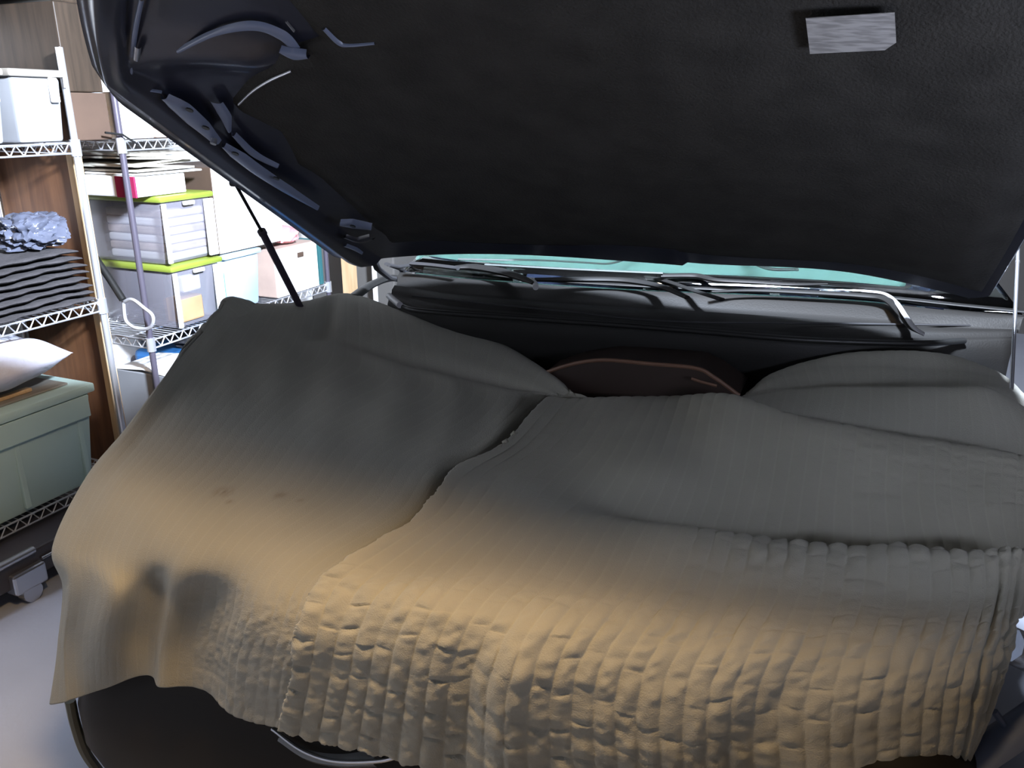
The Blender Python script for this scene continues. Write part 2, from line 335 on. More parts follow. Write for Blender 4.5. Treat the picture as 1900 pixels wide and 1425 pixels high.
def maskB(U, V):
    front = 1-sm(3.0, 4.2, V-0.15*U*.0)
    ridge = sm(2.6, 4.0, U)*sm(3.9, 4.6, V)*(1-sm(5.3, 6.2, V))
    front = front*(1-.65*sm(4.0, 5.2, U)*(1-sm(1.2, 2.2, V)))
    return np.clip(0.10+0.85*front+0.9*ridge+.28*sm(2.5, 5, U)*(V > 6), 0, 1)
def foldB(U, V):
    s = 1-sm(1.6, 3.2, V)
    f = -0.020*np.exp(-((U-1.75)/.22)**2)-0.016*np.exp(-((U-4.2-.2*V)/.35)**2)+.012*np.exp(-((U-2.2)/.2)**2)
    gr = -.006*np.exp(-((U-6.42)/.035)**2)-.006*np.exp(-((U-6.78)/.05)**2)
    return f*s + gr*(1-sm(4.2, 4.9, V)) - .010*np.exp(-((V-6.0)/.3)**2)*sm(1.2, 2.6, U) 
def edgeB(P, U, V, N):
    # ragged left edge along the seam, worn hem
    k = np.exp(-(U/.03)**2); sh = 0.006*vnoise(V*4, V*0+3, 41)*k + 0.002*vnoise(V*30, V*0+9, 42)*k
    P[..., 0] += sh; P += N*(0.007*np.exp(-(U/.22)**2))[..., None]
    kk = np.exp(-(V/.06)**2); P[..., 2] += kk*0.007*vnoise(U*9, V*0+3, 51)
    P[..., 2] += kk*.0015*vnoise(U*55, V*0+3, 52)
    return P
qb = quilt('quilted_blanket', Bn, 640, 540, M['quilt'], 5.0, 'cream quilted blanket with puffy channels covering the middle and right of the car nose', 'blanket',
           amp=0.0056, cross=0.0062, wr=0.0046, seed=9, maskf=maskB, ffold=foldB, edge=edgeB)
# stitched binding tape near the right edge
Pb = qb[1]; Nb = qb[2]; nu = Pb.shape[0]
def strip_on(P, N, iu, v0, v1, wdt, off, name, m, parent):
    c = P[iu, v0:v1] + N[iu, v0:v1]*off; d = (P[min(iu+3, P.shape[0]-1), v0:v1]-P[iu-3, v0:v1]); d /= np.linalg.norm(d, axis=-1, keepdims=True)
    G = np.stack([c-d*wdt, c-d*wdt*.5+N[iu, v0:v1]*.002, c+d*wdt*.5+N[iu, v0:v1]*.002, c+d*wdt], 0)
    o = gridmesh(name, G, m, parent=parent, solid=0.002); return o
def reparent(o, p):
    o.parent = p; o.matrix_parent_inverse = Matrix.Translation(p.location).inverted()

# ---- right quilt lying over the right fender, behind the middle one
Crows = [
 [(1320,790,'y',1.86),(1420,800,'y',1.86),(1520,835,'y',1.86),(1640,860,'y',1.86),(1750,880,'y',1.86),(1850,900,'y',1.86),(1950,930,'y',1.86)],
 [(1352,762,'y',1.92),(1440,755,'y',1.92),(1540,768,'y',1.91),(1650,785,'y',1.90),(1760,800,'y',1.90),(1860,812,'y',1.88),(1960,842,'y',1.88)],
 [(1372,742,'y',1.97),(1450,727,'y',1.99),(1550,722,'y',1.99),(1650,723,'y',1.98),(1760,724,'y',1.97),(1838,728,'y',1.95),(1935,778,'y',1.93)],
 [(1374,736,'y',2.01),(1452,716,'y',2.04),(1550,712,'y',2.05),(1650,713,'y',2.05),(1760,714,'y',2.04),(1845,716,'y',2.02),(1938,770,'y',1.98)],
 [(1382,731,'y',2.03),(1446,698,'y',2.10),(1540,683,'y',2.12),(1650,682,'y',2.12),(1760,688,'y',2.12),(1846,700,'y',2.09),(1930,764,'y',2.05)],
 [(1390,727,'y',2.06),(1445,690,'y',2.16),(1535,662,'y',2.2),(1650,650,'y',2.2),(1750,658,'y',2.2),(1850,690,'y',2.17),(1922,758,'y',2.12)],
]
Cn = cnet(Crows); Cn = np.concatenate([Cn, (Cn[-1]+np.array([0, .09, -.09]))[None]], 0)
def foldC(U, V): return -0.012*np.exp(-((V-2.6)/.22)**2)*sm(.8, 2.2, U)
quilt('quilted_blanket', Cn, 260, 200, M['quilt2'], 4.5, 'grey quilted blanket heaped over the right fender behind the cream blanket', 'blanket',
      amp=0.0016, cross=0.0006, wr=0.0012, seed=21, ffold=foldC, maskf=lambda U, V: 0.3+0*U)

# ================================================================ CAR
car = thing('car', 'dark blue car with its hood propped open, nose covered by blankets', 'car', loc=(-0.6, 2.0, 0.0))
CX, HW = -0.60, 0.90
# fascia and body side: superellipse plan, swept in z
def plan(tt, inset):
    n = 20.0; a = HW-inset+0.07; bb = 1.435-inset
    c, s = math.cos(tt), math.sin(tt)
    return CX+a*np.sign(c)*abs(c)**(2/n), 2.42-bb*abs(s)**(2/n)
tt = PI/2+PI/2*np.sign(np.linspace(1, -1, 140))*np.sin(np.abs(np.linspace(1, -1, 140))*PI/2); zz = [(.08, .03), (.2, .0), (.3, .0), (.40, .02), (.5, .06), (.56, .07), (.64, .09), (.68, .12), (.69, .16)]
G = np.array([[(*plan(t, i), z) for (z, i) in zz] for t in tt])
gridmesh('front_bumper', G, M['bumper'], car)
for sx in (-1, 1):
    x = CX+sx*HW*.93
    b = B(); b.box(min(x, x-sx*.2), max(x, x-sx*.2), 1.35, 2.45, .60, .76, bev=.03); b.build('fender', M['paint'], car, smooth=True)
b = B(); b.box(CX-.85, CX+.85, 2.45, 5.4, .25, .95, bev=.06); b.build('body', M['paint'], car, smooth=True)
# roof + pillars
b = B(); b.box(CX-.62, CX+.62, 3.25, 4.7, 1.46, 1.50, bev=.015)
for sx in (-1, 1):
    b.tube([(CX+sx*.84, 2.5, 1.0), (CX+sx*.74, 2.9, 1.28), (CX+sx*.62, 3.3, 1.47)], .035, 8); b.tube([(CX+sx*.60, 4.65, 1.47), (CX+sx*.8, 5.2, .98)], .04, 8)
b.build('roof', M['paint'], car, smooth=True)
b = B(); b.box(CX-.72, CX+.72, 4.9, 4.95, .9, 1.3)
b.build('rear_shelf', M['blackpl'], car)
# wheels
for sx in (-1, 1):
    for wy in (1.75, 4.5):
        b = B(); x = CX+sx*.74
        b.tube([(x-.1, wy, .31), (x-.09, wy, .31), (x+.09, wy, .31), (x+.1, wy, .31)], .31, 28, rs=[.28, .31, .31, .28]); wh = b.build('wheel', M['rubber'], car, smooth=True)
        b = B(); b.tube([(x+sx*.098, wy, .31), (x+sx*.106, wy, .31)], .19, 24); b.build('rim', M['steel'], wh)
# headlights (glimpsed below the hem)
def arc(pts, ax, vs):
    P = [at(px, py, ax, v) for (px, py), v in zip(pts, vs)]
    return [tuple(p) for p in crom(np.array(P), np.linspace(0, len(P)-1, 8*len(P)))]
hl = B(); hl.tube(arc([(505, 1352), (560, 1392), (620, 1412), (700, 1412), (745, 1402)], 'y', [1.01, 1.0, .995, .99, .99]), .004, 8)
hl.build('headlight_trim', M['steel'], car, smooth=True)
b = B(); b.tube(arc([(530, 1362), (580, 1394), (640, 1406), (705, 1404)], 'y', [1.03, 1.02, 1.02, 1.02]), .022, 10, flat=.6); b.build('headlight', M['lamp'], car, smooth=True)
b = B(); b.tube(arc([(130, 1300), (140, 1345), (158, 1395), (190, 1440)], 'x', [-1.545]*4), .012, 8); b.build('bumper_edge_highlight', mat('olive_highlight_tint', (.10, .10, .075), .5), car, smooth=True)  # olive tube paints the highlight along the bumper corner
# right corner: headlight and bumper bits
b = B(); b.tube(arc([(1862, 1190), (1885, 1200), (1915, 1215)], 'y', [1.34, 1.36, 1.4]), .035, 10, flat=.9); b.build('headlight', M['lamp'], car, smooth=True)
b = B(); b.tube(arc([(1780, 1425), (1850, 1380), (1930, 1325)], 'y', [1.2, 1.25, 1.3]), .03, 12, flat=.5); b.tube(arc([(1845, 1320), (1862, 1345), (1868, 1372)], 'y', [1.27, 1.27, 1.27]), .006, 8)
b.build('bumper_trim', M['inner2'], car, smooth=True)
# engine bay
b = B(); b.box(CX-.78, CX+.78, 1.25, 2.42, .45, .56); b.box(CX-.78, CX+.78, 2.40, 2.44, .5, 1.0)
for sx in (-1, 1): b.tube([(CX+sx*.62, 2.02, .55), (CX+sx*.62, 2.02, .72), (CX+sx*.62, 2.02, .80)], .12, 20, rs=[.14, .13, .09])
b.build('engine_bay', M['hidden'], car)
# engine cover with pale brown rim
rim = [(1010, 692), (1060, 676), (1120, 668), (1205, 675), (1290, 683), (1325, 700), (1372, 734)]
R3 = [at(x, y, 'y', 2.02) for x, y in rim]
b = B(); poly = [tuple(p) for p in R3]+[(R3[-1][0]+.02, 2.0, .60), (R3[0][0]-.02, 2.0, .60)]
b.sheet(poly, .16, (0, 1, 0)); eng = b.build('engine_cover', mat('engine_cover_brown', (.028, .016, .012), .5), car)
b = B(); cc = crom(np.array(R3), np.linspace(0, len(R3)-1, 60)); b.tube([tuple(p) for p in cc], .0055, 8); b.build('cover_edge', M['brownhose'], eng, smooth=True)
b = B(); b.tube([tuple(at(x, y, 'y', 1.99)) for x, y in [(1283, 702), (1300, 708), (1330, 716)]], .004, 6); b.build('hose', M['brownhose'], car, smooth=True)

# cowl
Wc = [(742, 505), (850, 516), (1000, 528), (1200, 540), (1400, 548), (1600, 560), (1780, 578), (1900, 588)]
Lc = [(722, 552), (830, 576), (960, 588), (1120, 600), (1300, 614), (1500, 630), (1700, 636), (1880, 632)]
nC = 60
w3 = crom(np.array([at(x, y, 'z', 1.075) for x, y in Wc]), np.linspace(0, 7, nC)); l3 = crom(np.array([at(x, y, 'z', 1.02) for x, y in Lc]), np.linspace(0, 7, nC))
rows = []
for f, dz in [(0, 0), (.2, .004), (.28, -.012), (.42, -.016), (.5, -.002), (.75, 0.004), (.84, -.010), (.9, .004), (1, 0)]:
    rows.append(w3*(1-f)+l3*f+np.array([0, 0, dz]))
rows.append(l3+np.array([0, -.012, -.02])); rows.append(l3+np.array([0, .0, -.06])); rows.append(l3+np.array([0, .01, -.45]))
gridmesh('cowl', np.array(rows), M['cowl'], car)
def curve_tube(name, pts, ax, vs, r, m, flat=1.0, n=10, rs=None, par=None, seg=10):
    if not isinstance(vs, (list, tuple)): vs = [vs]*len(pts)
    P = np.array([at(x, y, ax, v) for (x, y), v in zip(pts, vs)]); t = np.linspace(0, len(P)-1, seg*(len(P)-1)+1)
    Q = crom(P, t); rr = list(np.interp(t, range(len(P)), rs)) if rs else None
    b = B(); b.tube([tuple(q) for q in Q], r, n, flat=flat, rs=rr); return b.build(name, m, par if par else car, smooth=True)
curve_tube('weatherstrip', [(725, 553), (745, 568), (790, 578), (960, 590), (1120, 601), (1300, 615), (1500, 631), (1700, 637), (1790, 632)], 'z', 1.028, .008, M['rubber'])
curve_tube('cowl_trim', [(765, 549), (900, 563), (1050, 578), (1180, 592), (1300, 598), (1420, 599), (1600, 601), (1800, 604)], 'z', 1.048, .003, M['darkmetal'])
# windshield
ws_top = [(CX-.60+1.2*i/(nC-1), 3.22+.10*math.sin(PI*i/(nC-1)), 1.475) for i in range(nC)]
wt = np.array(ws_top); wb = w3+np.array([0, .03, -.003])
WS = np.array([wb*(1-f)+wt*f+np.array([0, -.03, .03])*math.sin(PI*f) for f in np.linspace(0, 1, 12)])
gridmesh('windshield', WS, M['glass'], car, solid=.005)
curve_tube('windshield_frit', [(790, 497), (900, 508), (1000, 519), (1200, 531), (1400, 539), (1600, 548), (1780, 566), (1900, 578)], 'z', 1.085, .012, M['rubber'], flat=.4)
# dashboard seen through the glass
def dash_strip(name, top, bot, zt, zb, m, th=.02):
    n = 40; a = crom(np.array([at(x, y, 'z', zt) for x, y in top]), np.linspace(0, len(top)-1, n)); c = crom(np.array([at(x, y, 'z', zb) for x, y in bot]), np.linspace(0, len(bot)-1, n))
    return gridmesh(name, np.array([a*(1-f)+c*f+np.array([0, 0, .01])*math.sin(PI*f) for f in np.linspace(0, 1, 6)]), m, car, solid=th)
dsh = dash_strip('dashboard', [(800, 440), (1100, 440), (1380, 450), (1560, 465), (1680, 488)], [(770, 500), (1000, 522), (1300, 534), (1500, 544), (1680, 556)], 1.12, 1.07, M['teal'])
curve_tube('dash_line', [(850, 481), (1000, 484), (1080, 488), (1130, 490), (1165, 480), (1210, 463)], 'z', 1.125, .007, M['tealdark'], flat=.4)
curve_tube('dash_line', [(900, 491), (1050, 499), (1180, 505), (1230, 507)], 'z', 1.125, .008, M['tealdark'], flat=.4)
curve_tube('dash_vent', [(1375, 470), (1400, 488), (1430, 500), (1480, 501)], 'z', 1.13, .012, M['tealdark'], flat=.4)

# wipers
curve_tube('wiper_arm', [(762, 489), (800, 492), (850, 498)], 'z', 1.12, .011, M['darkmetal'], flat=.6)
wa = curve_tube('wiper_arm', [(845, 496), (880, 496), (930, 504), (970, 517), (990, 526)], 'z', 1.115, .02, M['blackpl'], flat=.5, rs=[.012, .022, .022, .016, .008])
curve_tube('wiper_pivot', [(985, 520), (992, 526), (994, 533)], 'z', 1.11, .009, M['handle'])
curve_tube('wiper_blade', [(992, 519), (1050, 519), (1130, 519), (1180, 523), (1230, 533), (1275, 552)], 'z', 1.11, .014, M['blackpl'], flat=.6, rs=[.010, .013, .014, .014, .012, .009])
curve_tube('wiper_blade', [(1225, 512), (1290, 512), (1330, 520), (1400, 524), (1470, 528), (1535, 527)], 'z', 1.115, .010, M['blackpl'], flat=.6, rs=[.012, .014, .011, .010, .009, .005])
curve_tube('wiper_blade', [(1180, 512), (1230, 520), (1290, 540), (1340, 556)], 'z', 1.10, .010, M['blackpl'], flat=.5)
wr_ = curve_tube('wiper_arm', [(1320, 541), (1400, 539), (1500, 543), (1600, 549), (1645, 556), (1672, 580), (1690, 605), (1712, 620)], 'z', [1.10]*5+[1.085, 1.07, 1.06], .013, M['blackpl'], flat=.55, rs=[.006, .010, .013, .014, .014, .014, .012, .006])
curve_tube('wiper_arm_lit_edge', [(1600, 540), (1640, 545), (1662, 560), (1680, 586), (1696, 608), (1714, 620)], 'z', [1.112, 1.112, 1.10, 1.092, 1.08, 1.065], .008, M['handle'], flat=.5, par=wr_)  # pale grey strip paints the lit part of the dark arm

# fender hinge region
def hpoly(name, pts, ax, v, th, m, n=(0, -1, 0), par=None):
    b = B(); b.sheet([tuple(at(x, y, ax, v)) for x, y in pts], th, n); return b.build(name, m, par if par else car)
curve_tube('fender_edge', [(655, 552), (690, 528), (725, 516), (760, 520)], 'z', 1.01, .02, M['rubber'], flat=.6)
curve_tube('seal_end', [(722, 549), (730, 556), (742, 566)], 'z', 1.035, .010, M['handle'])

# ---------------------------------------------------------------- HOOD
def yr(x): return 2.13+.07*(1-((x-CX)/.92)**2)
def yf(x): return 0.87+(.45*abs((x-CX)/.9)**2.3 if x < CX else .22*abs((x-CX)/.9)**4)
def hz(x, y, off=0.0):
    q = (x-CX)/.92; return 1.128+(2.15-y)*.61+.11*(1-abs(q)**2.5)+.028*float(sm(-.4, .05, x)*(1-sm(.28, .36, x)))+off
HN = np.array([0, -.52, -.854])                    # inner side of the hood faces down and forwards
def hp(px, py, off=0.0):
    d = ray(px, py); t = 1.5
    for _ in range(30):
        p = CAM+d*t; g = p[2]-hz(p[0], p[1])+1.171*off; gd = d[2]+.61*d[1]; t -= g/gd
    return CAM+d*t
nS, nT = 150, 130
S = np.linspace(-1, 1, nS); T = np.linspace(0, 1, nT)
def hood_grid(off, inset=0.0, relief=None):
    P = np.zeros((nS, nT, 3))
    for i, s in enumerate(S):
        for j, t in enumerate(T):
            # rounded front and rear corners
            rc = 0.045*max(0, (t-.93)/.07)**2+.035*max(0, (.05-t)/.05)**2
            x = CX+s*(HW-inset-rc*abs(s)**6)
            y = yr(x)-inset*.6+(yf(x)+inset-(yr(x)-inset*.6))*t
            P[i, j] = (x, y, hz(x, y))
            P[i, j] += HN*(off+(relief(x, y, s, t) if relief else 0))
    return P
hood = hood_grid(-.012)
HO = gridmesh('hood', hood, M['paint'], car, solid=.010)
def relief(x, y, s, t):
    e = (1-abs(s))*HW; er = (yr(x)-y)*1.17; ef = (y-yf(x))*1.17; d = min(e, ef)
    if s > .2: return 0.0
    k = .010*float(sm(.018, .03, d))+.022*float(sm(.045, .06, d)*(1-sm(.115, .135, d)))
    k -= .004*float(np.exp(-((d-.038)/.004)**2))
    # diagonal beam to the front corner
    dx, dy = e-.12, ef-.05
    k += .018*math.exp(-((dx*.75-dy*.65+.03)/.03)**2)*float(sm(.03, .1, dy)*(1-sm(.36, .46, dy)))
    k -= .016*math.exp(-(((e-.30)/.10)**2+((ef-.12)/.05)**2))
    return k
HI = gridmesh('hood_inner_frame', hood_grid(.004, .006, relief), M['inner'], car)
# felt liner
LB = [(715, 474), (700, 440), (655, 392), (606, 352), (545, 326), (508, 268), (440, 232), (428, 214), (452, 196), (540, 138), (610, 126)]
LP = np.array([hp(x, y, .03) for x, y in LB]); 
yy = np.linspace(LP[0, 1]-.02, 1.24, 90); o_ = np.argsort(LP[:, 1]); xl = np.interp(yy, LP[o_, 1], LP[o_, 0])
G = []
for y, x0 in zip(yy, xl):
    x1 = CX+.875; row = []
    yrr = lambda x: y
    for f in np.linspace(0, 1, 90):
        x = x0+(x1-x0)*f; y2 = y+.045*(1-((x-CX)/.86)**2)*sm(1.7, 2.0, y)-.06*(1-((x-CX)/.86)**2)*sm(1.5, 1.3, y)
        e = min(f, 1-f, (yy[-1]*0+LP[0, 1]-y)/2.5, (y-yy[-1])/.7)
        bulge = .022*float(sm(0, .05, e))+.006*math.sin(x*9)*math.sin(y*11)
        row.append(np.array([x, y2, hz(x, y2)])+HN*(.008+bulge))
    G.append(row)
gridmesh('hood_liner', np.array(G), M['pad'], car, solid=.004)
# raised pressings and beams of the inner frame, their pale colour paints caught light
def ribbon(name, pts, m, wd, hgt, off=.03, par=HI, n=10):
    P = np.array([hp(x, y, off) for x, y in pts]); t = np.linspace(0, len(P)-1, n*(len(P)-1)+1); Q = crom(P, t)
    if not hasattr(wd, '__len__'): wd = [wd]*len(P)
    W = np.interp(t, range(len(P)), wd); d = np.gradient(Q, axis=0); d /= np.linalg.norm(d, axis=1, keepdims=True)
    sd = np.cross(d, HN); sd /= np.linalg.norm(sd, axis=1, keepdims=True); rows = []
    for a in np.linspace(-1, 1, 9): rows.append(Q+sd*(a*W)[:, None]+HN*(hgt*(1-a**4)-.004))
    return gridmesh(name, np.array(rows), m, car if par is None else None, **({}) ) if False else _rib(name, np.array(rows), m, par)
def _rib(name, G, m, par):
    o = gridmesh(name, G, m, car); return o
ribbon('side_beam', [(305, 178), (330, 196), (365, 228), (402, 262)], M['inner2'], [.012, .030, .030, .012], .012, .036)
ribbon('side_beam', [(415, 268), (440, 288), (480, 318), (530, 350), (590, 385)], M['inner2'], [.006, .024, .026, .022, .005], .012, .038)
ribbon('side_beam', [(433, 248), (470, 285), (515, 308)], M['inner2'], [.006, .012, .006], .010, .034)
ribbon('lit_corner_pressing', [(400, 190), (415, 215), (425, 245)], M['inner2'], [.015, .016, .004], .006, .034)
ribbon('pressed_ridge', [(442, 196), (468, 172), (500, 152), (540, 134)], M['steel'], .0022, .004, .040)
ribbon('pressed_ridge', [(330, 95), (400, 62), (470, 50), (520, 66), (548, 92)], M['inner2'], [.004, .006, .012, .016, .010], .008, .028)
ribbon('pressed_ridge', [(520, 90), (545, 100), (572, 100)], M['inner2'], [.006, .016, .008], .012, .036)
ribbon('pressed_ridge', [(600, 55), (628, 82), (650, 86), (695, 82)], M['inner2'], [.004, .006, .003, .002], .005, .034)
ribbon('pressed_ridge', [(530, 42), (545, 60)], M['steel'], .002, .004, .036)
ribbon('lit_corner_pressing', [(255, 88), (252, 112)], M['steel'], [.006, .006], .006, .036)  # bright steel strip paints the glint on the hood rim
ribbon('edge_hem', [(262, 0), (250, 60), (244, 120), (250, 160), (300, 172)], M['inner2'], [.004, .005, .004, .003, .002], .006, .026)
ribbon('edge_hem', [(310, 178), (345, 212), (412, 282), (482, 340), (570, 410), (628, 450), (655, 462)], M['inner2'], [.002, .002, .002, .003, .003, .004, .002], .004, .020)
# bracket near the hinge and bolt holes
ribbon('hinge_bracket', [(632, 412), (655, 415), (690, 420)], M['inner2'], [.012, .028, .016], .014, .05)
ribbon('hinge_bracket', [(640, 438), (665, 446), (690, 440)], M['inner'], [.008, .016, .012], .010, .05)
ribbon('hinge_bracket', [(640, 455), (658, 462), (672, 470)], M['inner2'], [.010, .010, .003], .008, .05)
for (x, y) in [(352, 203), (382, 236), (437, 284), (513, 330), (655, 419)]:
    p = hp(x, y, .052 if x < 600 else .068); b = B(); n_ = Vector(HN).normalized(); b.tube([p, Vector(p)+n_*.003], .008, 8); b.build('bolt_hole', M['rubber'], car)
b = B(); p = hp(398, 258, .05); b.tube([p, Vector(p)+Vector(HN)*.012], .007, 8); b.build('bump_stop', M['steel'], car)
# label
lc = [(1495, 33), (1660, 22), (1663, 78), (1642, 92), (1503, 99)]
lm = bpy.data.materials.new('printed_sticker'); lm.use_nodes = True; nt = lm.node_tree; bs = nt.nodes['Principled BSDF']; bs.inputs['Roughness'].default_value = .6
tc = nt.nodes.new('ShaderNodeTexCoord'); mp = nt.nodes.new('ShaderNodeMapping'); mp.inputs['Scale'].default_value = (30, 190, 190)
nz = nt.nodes.new('ShaderNodeTexNoise'); nz.inputs['Scale'].default_value = 1.0; rp = nt.nodes.new('ShaderNodeValToRGB')
rp.color_ramp.elements[0].position = .40; rp.color_ramp.elements[0].color = (.20, .20, .20, 1); rp.color_ramp.elements[1].position = .60; rp.color_ramp.elements[1].color = (.32, .32, .32, 1)
nt.links.new(tc.outputs['Object'], mp.inputs[0]); nt.links.new(mp.outputs[0], nz.inputs['Vector']); nt.links.new(nz.outputs['Fac'], rp.inputs[0]); nt.links.new(rp.outputs[0], bs.inputs['Base Color'])
b = B(); P = [hp(x, y, .046) for x, y in lc]; b.sheet([tuple(p) for p in P], .001, HN); b.build('sticker', lm, car, label='pale grey printed sticker with a clipped corner')
# gas struts
def strut(name, p0, p1, p2, r1, r2, m1, m2):
    b = B(); b.tube([p1, p2], r2, 14); b.tube([Vector(p1)+(Vector(p0)-Vector(p1))*.02, Vector(p1)-(Vector(p0)-Vector(p1))*.05], r2*1.2, 14)
    s = b.build(name, m2, car, smooth=True)
    b = B(); b.tube([p0, p1], r1, 10); b.build('rod', m1, s, smooth=True)
    b = B(); b.tube([Vector(p0)+Vector((-.012, 0, 0)), Vector(p0)+Vector((.012, 0, 0))], .009, 10); b.build('ball_joint', m1, s, smooth=True)
strut('gas_strut', at(436, 340, 'x', -1.50), at(486, 430, 'x', -1.52), at(560, 575, 'x', -1.53), .0045, .0105, M['blackpl'], mat('strut_dark', (.03, .022, .035), .4))
strut('gas_strut', at(1889, 440, 'x', .34), at(1888, 485, 'x', .34), at(1877, 722, 'x', .34), .004, .004, M['steel'], M['steel'])
# hinges
for mir in (False,):
    def mx(p): return (2*CX-p[0], p[1], p[2]) if mir else tuple(p)
    pts = [(690, 470), (700, 498), (722, 515), (745, 520)]
    b = B(); b.tube([mx(at(x, y, 'x', -1.42)) for x, y in pts], .014, 8, flat=.6); b.tube([mx(at(x, y, 'x', -1.41)) for x, y in [(718, 490), (745, 500), (752, 515)]], .012, 8, flat=.5)
    h_ = b.build('hinge', M['darkmetal'], car, smooth=True)
    b = B(); b.tube([mx(at(x, y, 'x', -1.40)) for x, y in [(722, 492), (740, 495), (762, 492)]], .006, 8); b.tube([mx(at(x, y, 'x', -1.40)) for x, y in [(748, 520), (762, 512), (776, 517)]], .006, 8)
    b.build('hinge_pin', M['darkmetal'], h_, smooth=True)

# ================================================================ WIRE RACKS
def rack(label, x0, x1, y0, y1, shelves, ztop, z0=0.0, pm='post'):
    t = thing('wire_rack', label, 'shelving unit', 'wire shelving racks', ((x0+x1)/2, (y0+y1)/2, 0))
    for x in (x0, x1):
        for y in (y0, y1):
            b = B(); b.tube([(x, y, z0), (x, y, ztop)], .0125, 12); p = b.build('post', M[pm], t, smooth=True)
            for z in shelves:
                b = B(); b.tube([(x, y, z-.045), (x, y, z+.012)], .018, 12); b.build('collar', M['chrome'], p, smooth=True)
    for z in shelves:
        b = B()
        for zz_ in (z, z-.035):
            for x in (x0, x1): b.tube([(x, y0, zz_), (x, y1, zz_)], .0035, 6)
            for y in (y0, y1): b.tube([(x0, y, zz_), (x1, y, zz_)], .0035, 6)
        s = b.build('shelf_rail', M['chrome'], t)
        b = B()
        for x in (x0, x1):
            n = int((y1-y0)/.05); 
            for i in range(n):
                ya = y0+(y1-y0)*i/n; yb = y0+(y1-y0)*(i+1)/n; ym = (ya+yb)/2
                b.tube([(x, ya, z-.035), (x, ym, z), (x, yb, z-.035)], .0028, 5)
        for y in (y0, y1):
            n = int((x1-x0)/.05)
            for i in range(n):
                xa = x0+(x1-x0)*i/n; xb = x0+(x1-x0)*(i+1)/n; b.tube([(xa, y, z-.035), ((xa+xb)/2, y, z), (xb, y, z-.035)], .0028, 5)
        b.build('shelf_truss', M['chrome'], s)
        b = B(); n = int((y1-y0)/.026)
        for i in range(1, n):
            y = y0+(y1-y0)*i/n; b.tube([(x0, y, z-.004), (x1, y, z-.004)], .002, 4)
        for x in np.linspace(x0, x1, 4)[1:-1]: b.tube([(x, y0, z-.009), (x, y1, z-.009)], .003, 5)
        w_ = b.build('shelf_wires', M['chrome'], s); w_['kind'] = 'stuff'
    return t
rack('chrome wire rack nearest the camera holding a sage tote and black bags', -3.08, -2.60, .93, 2.15, [.225, .91, 1.485], 1.80, 0.06, 'chrome')
rack('chrome wire rack behind the hood loaded with lime-lidded bins and cartons', -3.08, -2.60, 2.35, 3.58, [.16, .705, 1.485], 1.80, 0.0)
YB = 2.39
def bx(name, label, cat, x0, x1, y0, y1, z0, z1, m, bev=.004, group=None):
    b = B(); b.box(x0, x1, y0, y1, z0, z1, bev=bev); return b.build(name, m, label=label, cat=cat, group=group)
# lime lid bins
def limebin(y0, y1, z0, z1, label, inner):
    t = thing('storage_bin', label, 'storage bin', 'translucent bins with lime lids', (-2.8, (y0+y1)/2, z0))
    b = B(); b.box(-3.02, -2.585, y0+.012, y1-.012, z0, z1-.022, bev=.015, taper=.10); b.build('tub', M['clear'], t, smooth=True)
    b = B(); b.box(-3.035, -2.572, y0, y1, z1-.026, z1, bev=.010); b.build('lid', M['lime'], t, smooth=True)
    b = B(); b.box(-2.582, -2.568, y1-.062, y1-.012, z0+.01, z1-.03, bev=.004); b.build('corner_glare', M['clearrim'], t)  # white strips at both corners paint the blown-out glare on the tub
    b = B(); b.box(-2.584, -2.574, y0+.012, y0+.034, z0+.01, z1-.03, bev=.003); b.build('corner_glare', M['clearrim'], t)
    b = B(); b.box(-2.578, -2.564, (y0+y1)/2-.03, (y0+y1)/2+.03, z1-.045, z1-.028, bev=.004); b.build('latch', M['clearrim'], t)
    for (nm, a, m) in inner:
        b = B(); b.box(*a, bev=.008); b.build(nm, m, t)
zc = .985
limebin(2.48, 2.785, .712, zc, 'lower translucent bin with a lime lid, a papery packet showing inside', [('packet', (-2.68, -2.595, 2.53, 2.66, .735, .84), M['contentb']), ('printed_card', (-2.63, -2.595, 2.56, 2.66, .86, .93), M['white'])])
limebin(2.47, 2.775, zc+.002, 1.268, 'upper translucent bin with a lime lid, stacked folded cloth inside',
        [('folded_cloth', (-2.95, -2.605, 2.53, 2.74, 1.0+.035*i, 1.032+.035*i), M['content'] if i % 2 else M['clearrim']) for i in range(6)])
t = thing('gift_box', 'white box with a magenta end on the top lime lid', 'box', loc=(-2.75, 2.57, 1.276))
b = B(); b.box(-2.90, -2.60, 2.39, 2.65, 1.271, 1.350, bev=.006); b.build('box_body', M['white'], t)
b = B(); b.box(-2.70, -2.598, 2.383, 2.392, 1.270, 1.351, bev=.002); b.build('box_end', M['magenta'], t)
bx('grey_box', 'grey box beside the white and magenta box', 'box', -3.05, -2.91, 2.40, 2.7, 1.270, 1.345, M['content'])
# bundle of papers under the top shelf
b = B()
for i in range(7):
    z = 1.366+i*.010; b.box(-3.03+.01*random.random(), -2.60-.03*random.random(), 2.40+.03*random.random(), 2.70+.07*random.random(), z, z+.008, rot=Matrix.Rotation(random.uniform(-.08, .08), 3, 'X') @ Matrix.Rotation(random.uniform(-.1, .1), 3, 'Z'))
b.build('paper_bundle', M['paper'], label='crumpled flattened paper bundle squeezed under the upper wire shelf', cat='papers')
bx('flat_board', 'thin white board lying on the white box under the shelf', 'board', -2.9, -2.59, 2.42, 2.74, 1.353, 1.360, M['white'], .002)
